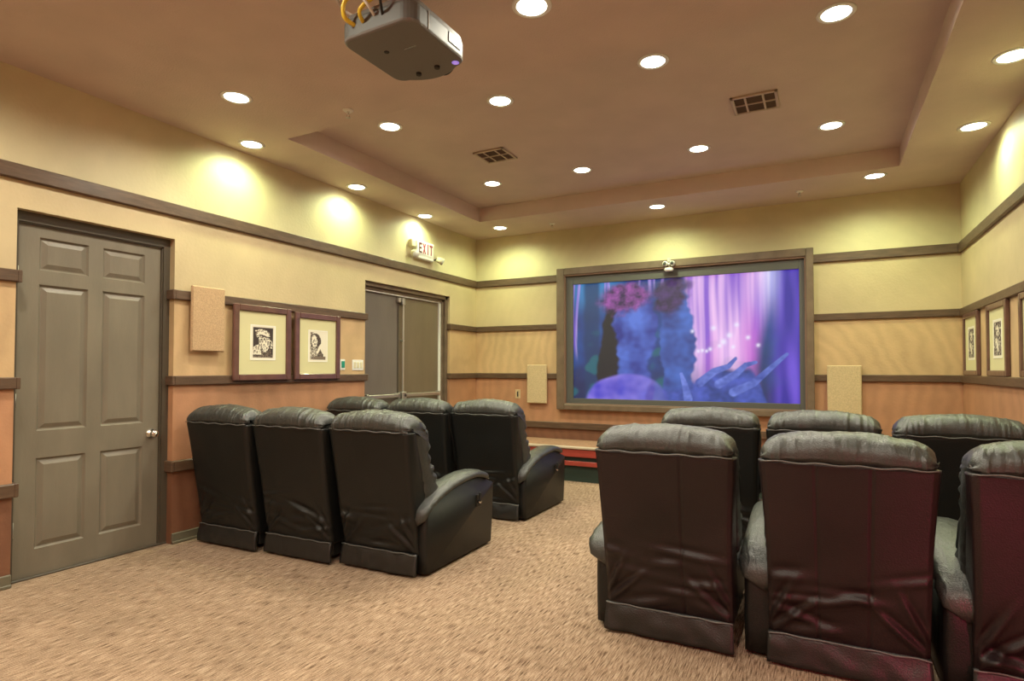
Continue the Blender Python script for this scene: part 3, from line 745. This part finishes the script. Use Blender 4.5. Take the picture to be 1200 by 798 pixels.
def loop(pts, r, m, nm):
    P_ = [Vector(p) for p in pts]; out = []
    for i in range(len(P_) - 1):
        p0, p1, p2, p3 = P_[max(i - 1, 0)], P_[i], P_[i + 1], P_[min(i + 2, len(P_) - 1)]
        for k in range(6):
            t = k / 6; out.append(.5 * ((2 * p1) + (p2 - p0) * t + (2 * p0 - 5 * p1 + 4 * p2 - p3) * t * t + (3 * p1 - p0 - 3 * p2 + p3) * t ** 3))
    out.append(P_[-1]); MB().tube(out, r, 8).build(nm, m, pj, True)
loop([(-.10, -.185, .05), (-.12, -.24, .07), (-.10, -.25, .13), (-.02, -.22, .15), (.02, -.12, .20), (0, -.02, .33)], .009, 'yellow', 'yellow_cable')
loop([(-.06, -.19, .05), (-.04, -.235, .08), (.03, -.20, .14), (.05, -.10, .22), (.01, 0, .34)], .008, 'yellow', 'yellow_cable')
loop([(-.13, -.16, .11), (-.17, -.20, .14), (-.15, -.25, .16), (-.08, -.22, .16), (0, -.14, .16), (.06, -.10, .15)], .006, 'cable', 'pale_cable')
loop([(.0, -.19, .06), (.0, -.24, .09), (-.06, -.25, .17), (-.05, -.15, .25), (0, -.02, .35)], .006, 'cable', 'pale_cable')
loop([(.04, -.19, .05), (.07, -.24, .10), (.06, -.19, .18), (.03, -.05, .30)], .006, 'black', 'black_cable')

# ================================================================== RECLINERS
def grid_loops(loops, close=True):
    n = len(loops[0]); v = [p for l in loops for p in l]; f = []
    for i in range(len(loops) - 1):
        for k in range(n): f.append((i * n + k, i * n + (k + 1) % n, (i + 1) * n + (k + 1) % n, (i + 1) * n + k))
    f += [tuple(range(n - 1, -1, -1)), tuple((len(loops) - 1) * n + k for k in range(n))]
    return v, f
def catmull(pts, per=6, closed=True):
    n = len(pts); out = []
    for i in range(n if closed else n - 1):
        g = (lambda j: Vector(pts[j % n])) if closed else (lambda j: Vector(pts[max(0, min(n - 1, j))]))
        p0, p1, p2, p3 = g(i - 1), g(i), g(i + 1), g(i + 2)
        for k in range(per):
            t = k / per; out.append(.5 * ((2 * p1) + (p2 - p0) * t + (2 * p0 - 5 * p1 + 4 * p2 - p3) * t * t + (3 * p1 - p0 - 3 * p2 + p3) * t ** 3))
    if not closed: out.append(Vector(pts[-1]))
    return out
Z0, Z1 = .125, .868              # back shell bottom and top seam
LEAN = -.115
def rear_y(z): return .012 + (LEAN - .012) * max(0, (z - Z0) / (Z1 - Z0)) ** .9
def fold(a, sharp=2.0): return math.copysign(abs(math.sin(a)) ** sharp, math.sin(a))
def back_shell(seed, seams, messy, par, m='leather_b'):
    """upholstered outer back: long rear face with sewn seams, sagging folds near the bottom, tapered side gussets"""
    NZR, NX, NS = 76, (104 if seams else 56), 7
    loops = []
    rnd = random.Random(seed); fl = []
    for q in range(5 + int(3 * messy)):
        fl.append((rnd.uniform(-.26, .26), rnd.uniform(.15, .44), rnd.uniform(-.35, .35), rnd.uniform(.10, .24), rnd.uniform(.012, .022), rnd.uniform(.006, .013) * messy))
    for side in (-1, 1):         # pulls running up from the lower corners
        fl.append((side * .19, .22, side * -.75, .17, .014, .014 * messy)); fl.append((side * .235, .27, side * -1.1, .15, .013, .012 * messy))
    for j in range(NZR + 1):
        t = j / NZR; z = Z0 + (Z1 - Z0) * t
        hw = lerp(.283, .302, t) - .006 * math.sin(PI * t)
        th_ = lerp(.20, .075, sm(.25, 1, t))
        yr = rear_y(z); loop_ = []
        low = sm(.45, .05, t)
        sag = .010 * math.sin(PI * min(1, t * 1.3)) 
        for i in range(NX + 1):
            u = -1 + 2 * i / NX; x = u * hw; edge = 1 - sm(.93, 1, abs(u))
            y = yr - sag * (1 - u * u) * .6
            y += .003 * NZ(x * 5, z * 4, seed) * 2
            y -= low * messy * .010 * NZ(x * 7, z * 6, seed + 3)
            for (fx, fz, sl, ln, wd, am) in fl:
                c, s = math.cos(sl), math.sin(sl); dx, dz = x - fx, z - fz
                a, b_ = dx * c + dz * s, -dx * s + dz * c
                e = math.exp(-(a / ln) ** 2 * 2.2)
                y -= am * e * (math.exp(-(b_ / wd) ** 2) - .7 * math.exp(-((b_ - wd * 1.6) / wd) ** 2)) * edge
            for sx in seams: y += .008 * math.exp(-((x - sx * hw) / .0045) ** 2)
            y += .0035 * math.exp(-((t - 1) / .015) ** 2)
            y += (1 - edge) * .010
            loop_.append((x, y, z))
        for i in range(1, NS + 1):
            q = i / NS; x = hw + .012 * math.sin(PI * q) * t; loop_.append((x, yr + .012 + th_ * q, z + .002 * NZ(z * 20, q * 4, seed)))
        for i in range(1, NS + 1):
            q = i / NS; loop_.append((-hw - .012 * math.sin(PI * (1 - q)) * t, yr + .012 + th_ * (1 - q), z)) if i < NS else None
        # front corners handled by the two side runs
        loops.append(loop_)
    v, f = grid_loops(loops)
    return obj('back_shell', v, f, m, par, True)
PROF = [(-.108, .872), (-.120, .895), (-.112, .930), (-.075, .962), (-.010, .978), (.055, .962), (.105, .915), (.130, .850), (.150, .775), (.150, .700), (.185, .640), (.225, .560), (.235, .480), (.200, .415), (.120, .400), (.075, .440), (.035, .60), (-.03, .80)]
def back_cushion(seed, par):
    """puckered pillow: head roll over the top seam and lumbar front, gathered at both ends"""
    prof = catmull([(a, b_, 0) for a, b_ in PROF], 7); n = len(prof)
    nrm = []
    for i in range(n):
        d = (prof[(i + 1) % n] - prof[i - 1]).normalized(); nrm.append(Vector((-d.y, d.x, 0)))
    # orientation check: normals must point inward
    cen = Vector((.04, .70, 0)); area = sum(prof[i].x * prof[(i + 1) % n].y - prof[(i + 1) % n].x * prof[i].y for i in range(n))
    sg = 1 if area > 0 else -1
    W = .303; NX = 90; loops = []; rnd = random.Random(seed)
    wr = [(rnd.uniform(-.28, .28), rnd.uniform(-.5, .5), rnd.uniform(.005, .010), rnd.uniform(.001, .003)) for _ in range(34)]
    for ex_ in (-.30, -.285, -.27, -.25, .25, .27, .285, .30): wr.append((ex_, math.copysign(.9, -ex_), .006, .0035))
    for j in range(NX + 1):
        u = -1 + 2 * j / NX; uu = math.copysign(abs(u) ** .85, u); x = W * uu
        R = .048; dd = W - abs(x); ins = R * (1 - math.sqrt(max(0, 1 - (1 - min(1, dd / (R * 1.25))) ** 2)))
        lp_ = []
        for i in range(n):
            p = prof[i]; q = p + nrm[i] * sg * ins
            top = sm(.84, .95, p.y)
            z = q.y + top * (.014 - .040 * (x / W) ** 2) ; y = q.x
            # wrinkles gathered from the seam
            s_ = 0
            for (wx, sl, wd, am) in wr:
                off = x - wx - sl * (p.x + .1) * .5
                s_ += am * math.exp(-(off / wd) ** 2) * (1 if p.y > .8 else .5)
            fade = .35 + .65 * math.exp(-((p.x + .12) / .10) ** 2) if p.y > .8 else .8
            pk = 0
            if p.y < .86: pk = .008 * fold(p.y * 95 + 1.5 * NZ(p.y * 9, x * 3, seed), 1) * sm(.235, .29, abs(x))
            dsp = s_ * fade * -1 + pk + .006 * NZ(x * 9, p.x * 14 + p.y * 10, seed)
            y += nrm[i].x * sg * dsp * 1.2; z += nrm[i].y * sg * dsp * 1.2
            lp_.append((x + (.004 * math.sin(p.y * 110) * sm(.25, .30, abs(x))), y, z))
        loops.append(lp_)
    v, f = grid_loops(loops)
    return obj('back_cushion', v, f, 'leather', par, True)
def pillow_box(name, x0, x1, y0, y1, z0, z1, r, m, par, n=10, amp=.004, seed=0, crown=.02):
    """rounded cushion"""
    cx, cy, cz = (x0 + x1) / 2, (y0 + y1) / 2, (z0 + z1) / 2; hx, hy, hz = (x1 - x0) / 2, (y1 - y0) / 2, (z1 - z0) / 2
    v = []; f = []
    def face(ax, s):
        b0 = len(v); o = [a for a in range(3) if a != ax]
        for i in range(n + 1):
            for j in range(n + 1):
                d = [0, 0, 0]; d[ax] = s; d[o[0]] = math.tan((-1 + 2 * i / n) * PI / 4); d[o[1]] = math.tan((-1 + 2 * j / n) * PI / 4)
                p = [d[0] * hx, d[1] * hy, d[2] * hz]; H = (hx, hy, hz)
                c = Vector([max(-(H[k] - r), min(H[k] - r, p[k])) for k in range(3)]); e = Vector(p) - c
                q = c + (e.normalized() * r if e.length > 1e-9 else e)
                if ax == 2 and s > 0: q.z += crown * (1 - d[0] ** 2) * (1 - d[1] ** 2)
                nn = NZ(q.x * 9 + seed, q.y * 9, q.z * 9) * amp; q += (e.normalized() * nn if e.length > 1e-9 else Vector())
                v.append((q.x + cx, q.y + cy, q.z + cz))
        for i in range(n):
            for j in range(n):
                a = b0 + i * (n + 1) + j; q = (a, a + 1, a + n + 2, a + n + 1)
                flip = (s > 0) == (ax != 1)
                f.append(tuple(reversed(q)) if flip else q)
    for ax in range(3):
        for s in (-1, 1): face(ax, s)
    o = obj(name, v, f, m, par, True); return o
ARM_TOP = [(.035, .385), (.10, .425), (.20, .462), (.32, .492), (.46, .512), (.60, .518), (.70, .505), (.80, .470), (.865, .448)]
def arm(side, par, xin, xout, end):
    """side panel with arched top edge, padded top and piping; xin/xout positive distances from the centre"""
    s = side; a = catmull([(y, z, 0) for y, z in ARM_TOP], 5, False)
    # body
    loops = []; NXA = 8
    for j in range(NXA + 1):
        q = j / NXA; x = lerp(xin, xout, q); ins = .010 * abs(2 * q - 1) ** 6; bul = 0
        poly = [(.035 + ins, .02), (.03 + ins, .12), (.028 + ins, .25)] + [(p.x + ins * (1 if k == 0 else 0), p.y - .012 - ins) for k, p in enumerate(a)] + [(.872 - ins, .40), (.862 - ins, .2), (.84 - ins, .02)]
        loops.append([(s * x, y + .003 * NZ(y * 6, z * 6, 3), z) for (y, z) in poly])
    if s > 0: loops = loops[::-1]
    v, f = grid_loops(loops); obj('arm_panel', v, f, 'leather_b', par, True)
    # padded top: elliptical section swept along the arc
    path = [Vector((p.x, p.y)) for p in a if p.x < .79]; NL = 20; loops = []
    path = [Vector((.012, .30)), Vector((.014, .345))] + path + [Vector((.80, .462))]
    cx = (xin + xout) / 2; hw0 = (xout - xin) / 2
    for i, p in enumerate(path):
        d = (path[min(i + 1, len(path) - 1)] - path[max(i - 1, 0)]).normalized(); nn = Vector((-d.y, d.x)); q = i / (len(path) - 1)
        e = min(1, math.sqrt(max(0, 1 - (1 - min(1, q / .10)) ** 2)) + .12) * min(1, math.sqrt(max(0, 1 - (1 - min(1, (1 - q) / .09)) ** 2)) + .15)
        bulge = (.030 if abs(xout - .345) < .001 else .008 if xout > .31 else .004) * sm(.45, .1, q) if (end == 'free') else .006
        lp_ = []
        for k in range(NL):
            t_ = 2 * PI * k / NL; cu, sn = math.cos(t_), math.sin(t_)
            cu = math.copysign(abs(cu) ** .75, cu); sn = math.copysign(abs(sn) ** .85, sn)
            wx = (hw0 + .014 + (bulge if cu > 0 else 0)) * e
            hgt = (.036 if sn > 0 else .020) * e * (1 + .12 * NZ(q * 18, k * .5, 4))
            x = cx + cu * wx + .004 * math.sin(q * 70) * (1 if cu > .5 else 0) * sm(.5, .1, q)
            lp_.append((s * x, p.x + nn.x * sn * hgt, p.y + nn.y * sn * hgt))
        loops.append(lp_)
    if s < 0: loops = loops[::-1]
    v, f = grid_loops(loops); pad = obj('arm_pad', v, f, 'leather', par, True)
    MB().tube([(s * (xout + .010), p.x, p.y - .008) for p in a if .05 < p.x < .80], .0035, 6).build('piping', 'piping', pad, True)
def recliner(name, label, seed, seams, messy, right_arm=False, left_out=.283):
    r = thing(name, label, 'recliner')
    back_shell(seed, seams, messy, r, 'leather_redglow' if seams else 'leather_b'); back_cushion(seed, r)
    # top seam piping on the rear
    MB().tube([(-.300 + .6 * i / 30, rear_y(Z1) - .006 - .004 * (1 - (-1 + 2 * i / 30) ** 2) + .012 * abs(-1 + 2 * i / 30) ** 10, Z1 + .002 + .003 * math.sin(i * .9 + seed)) for i in range(31)], .0035, 6).build('piping', 'piping', r, True)
    # rear skirt flap
    loops = []; N = 34
    for j in range(9):
        q = j / 8; z = lerp(.138, .014, q); lp_ = []
        for i in range(N + 1):
            u = -1 + 2 * i / N; y = .004 - .020 * q - .006 * math.sin(PI * q) + .006 * NZ(u * 4, q * 2, seed + 9) * (1 + q)
            lp_.append((u * (.286 + .006 * q), y, z + .004 * NZ(u * 3, 1, seed)))
        for i in range(N + 1):
            u = 1 - 2 * i / N; lp_.append((u * (.284 + .006 * q), .020 - .018 * q, z))
        loops.append(lp_)
    v, f = grid_loops(loops); fl = obj('rear_flap', v, f, 'leather_f', r, True)
    MB().tube([(-.285 + .57 * i / 24, -.004 + .003 * math.sin(i * 1.3 + seed), .136 + .002 * math.sin(i + seed)) for i in range(25)], .0035, 6).build('piping', 'piping', fl, True)
    MB().box(-.25, .25, .06, .80, .03, .26, .01).build('base', 'black', r)
    pillow_box('seat_cushion', -.205, .205, .16, .82, .24, .43, .06, 'leather', r, 12, .006, seed)
    pillow_box('footrest', -.20, .20, .80, .90, .05, .40, .04, 'leather', r, 8, .005, seed)
    arm(-1, r, .205, left_out, 'free')
    if right_arm:
        arm(1, r, .205, .335, 'end')
        h = MB().box(.3355, .3415, .615, .675, .30, .385, .003).build('handle_plate', 'leather_b', r)
        MB().cyl((.342, .64, .335), (.362, .64, .335), .011, 14).build('handle_hub', 'chrome', h, True)
        MB().box(.352, .364, .628, .648, .335, .40, .004).build('recline_handle', 'black', h)
    return r
variants = {
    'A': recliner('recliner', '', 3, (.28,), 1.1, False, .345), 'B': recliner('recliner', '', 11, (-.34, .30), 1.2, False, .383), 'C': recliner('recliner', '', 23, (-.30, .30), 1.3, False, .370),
    'D': recliner('recliner', '', 31, (), .8), 'E': recliner('recliner', '', 41, (), 1.1), 'F': recliner('recliner', '', 57, (), 1.0, True)}
used = set()
G = 'black leather recliners'
for k, x, y, rz, lb in [
    ('D', -3.684, 2.745, 1.5, 'black recliner at the wall end of the nearer left row'),
    ('E', -3.050, 2.79, 1.5, 'black recliner in the middle of the nearer left row'),
    ('F', -2.420, 2.845, 1.0, 'black recliner with a side lever at the aisle end of the nearer left row'),
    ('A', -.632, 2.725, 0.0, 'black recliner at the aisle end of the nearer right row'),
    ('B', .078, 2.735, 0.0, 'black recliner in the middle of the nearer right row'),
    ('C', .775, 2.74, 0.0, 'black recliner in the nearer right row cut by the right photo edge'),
    ('E', -3.725, 4.12, 1.5, 'black recliner at the wall end of the far left row'),
    ('D', -3.10, 4.20, 1.5, 'black recliner in the middle of the far left row'),
    ('F', -2.475, 4.29, 0.0, 'black recliner with a side lever at the aisle end of the far left row'),
    ('D', -.655, 4.09, 0.0, 'black recliner in the far right row nearest the aisle'),
    ('E', .005, 4.09, 0.0, 'black recliner in the middle of the far right row'),
    ('D', .675, 4.09, 0.0, 'black recliner in the far right row nearest the right wall')]:
    o = variants[k] if k not in used else dup(variants[k])
    used.add(k); o.location = (x, y, 0); o.rotation_euler = (0, 0, math.radians(rz)); tag(o, lb, 'recliner', G)
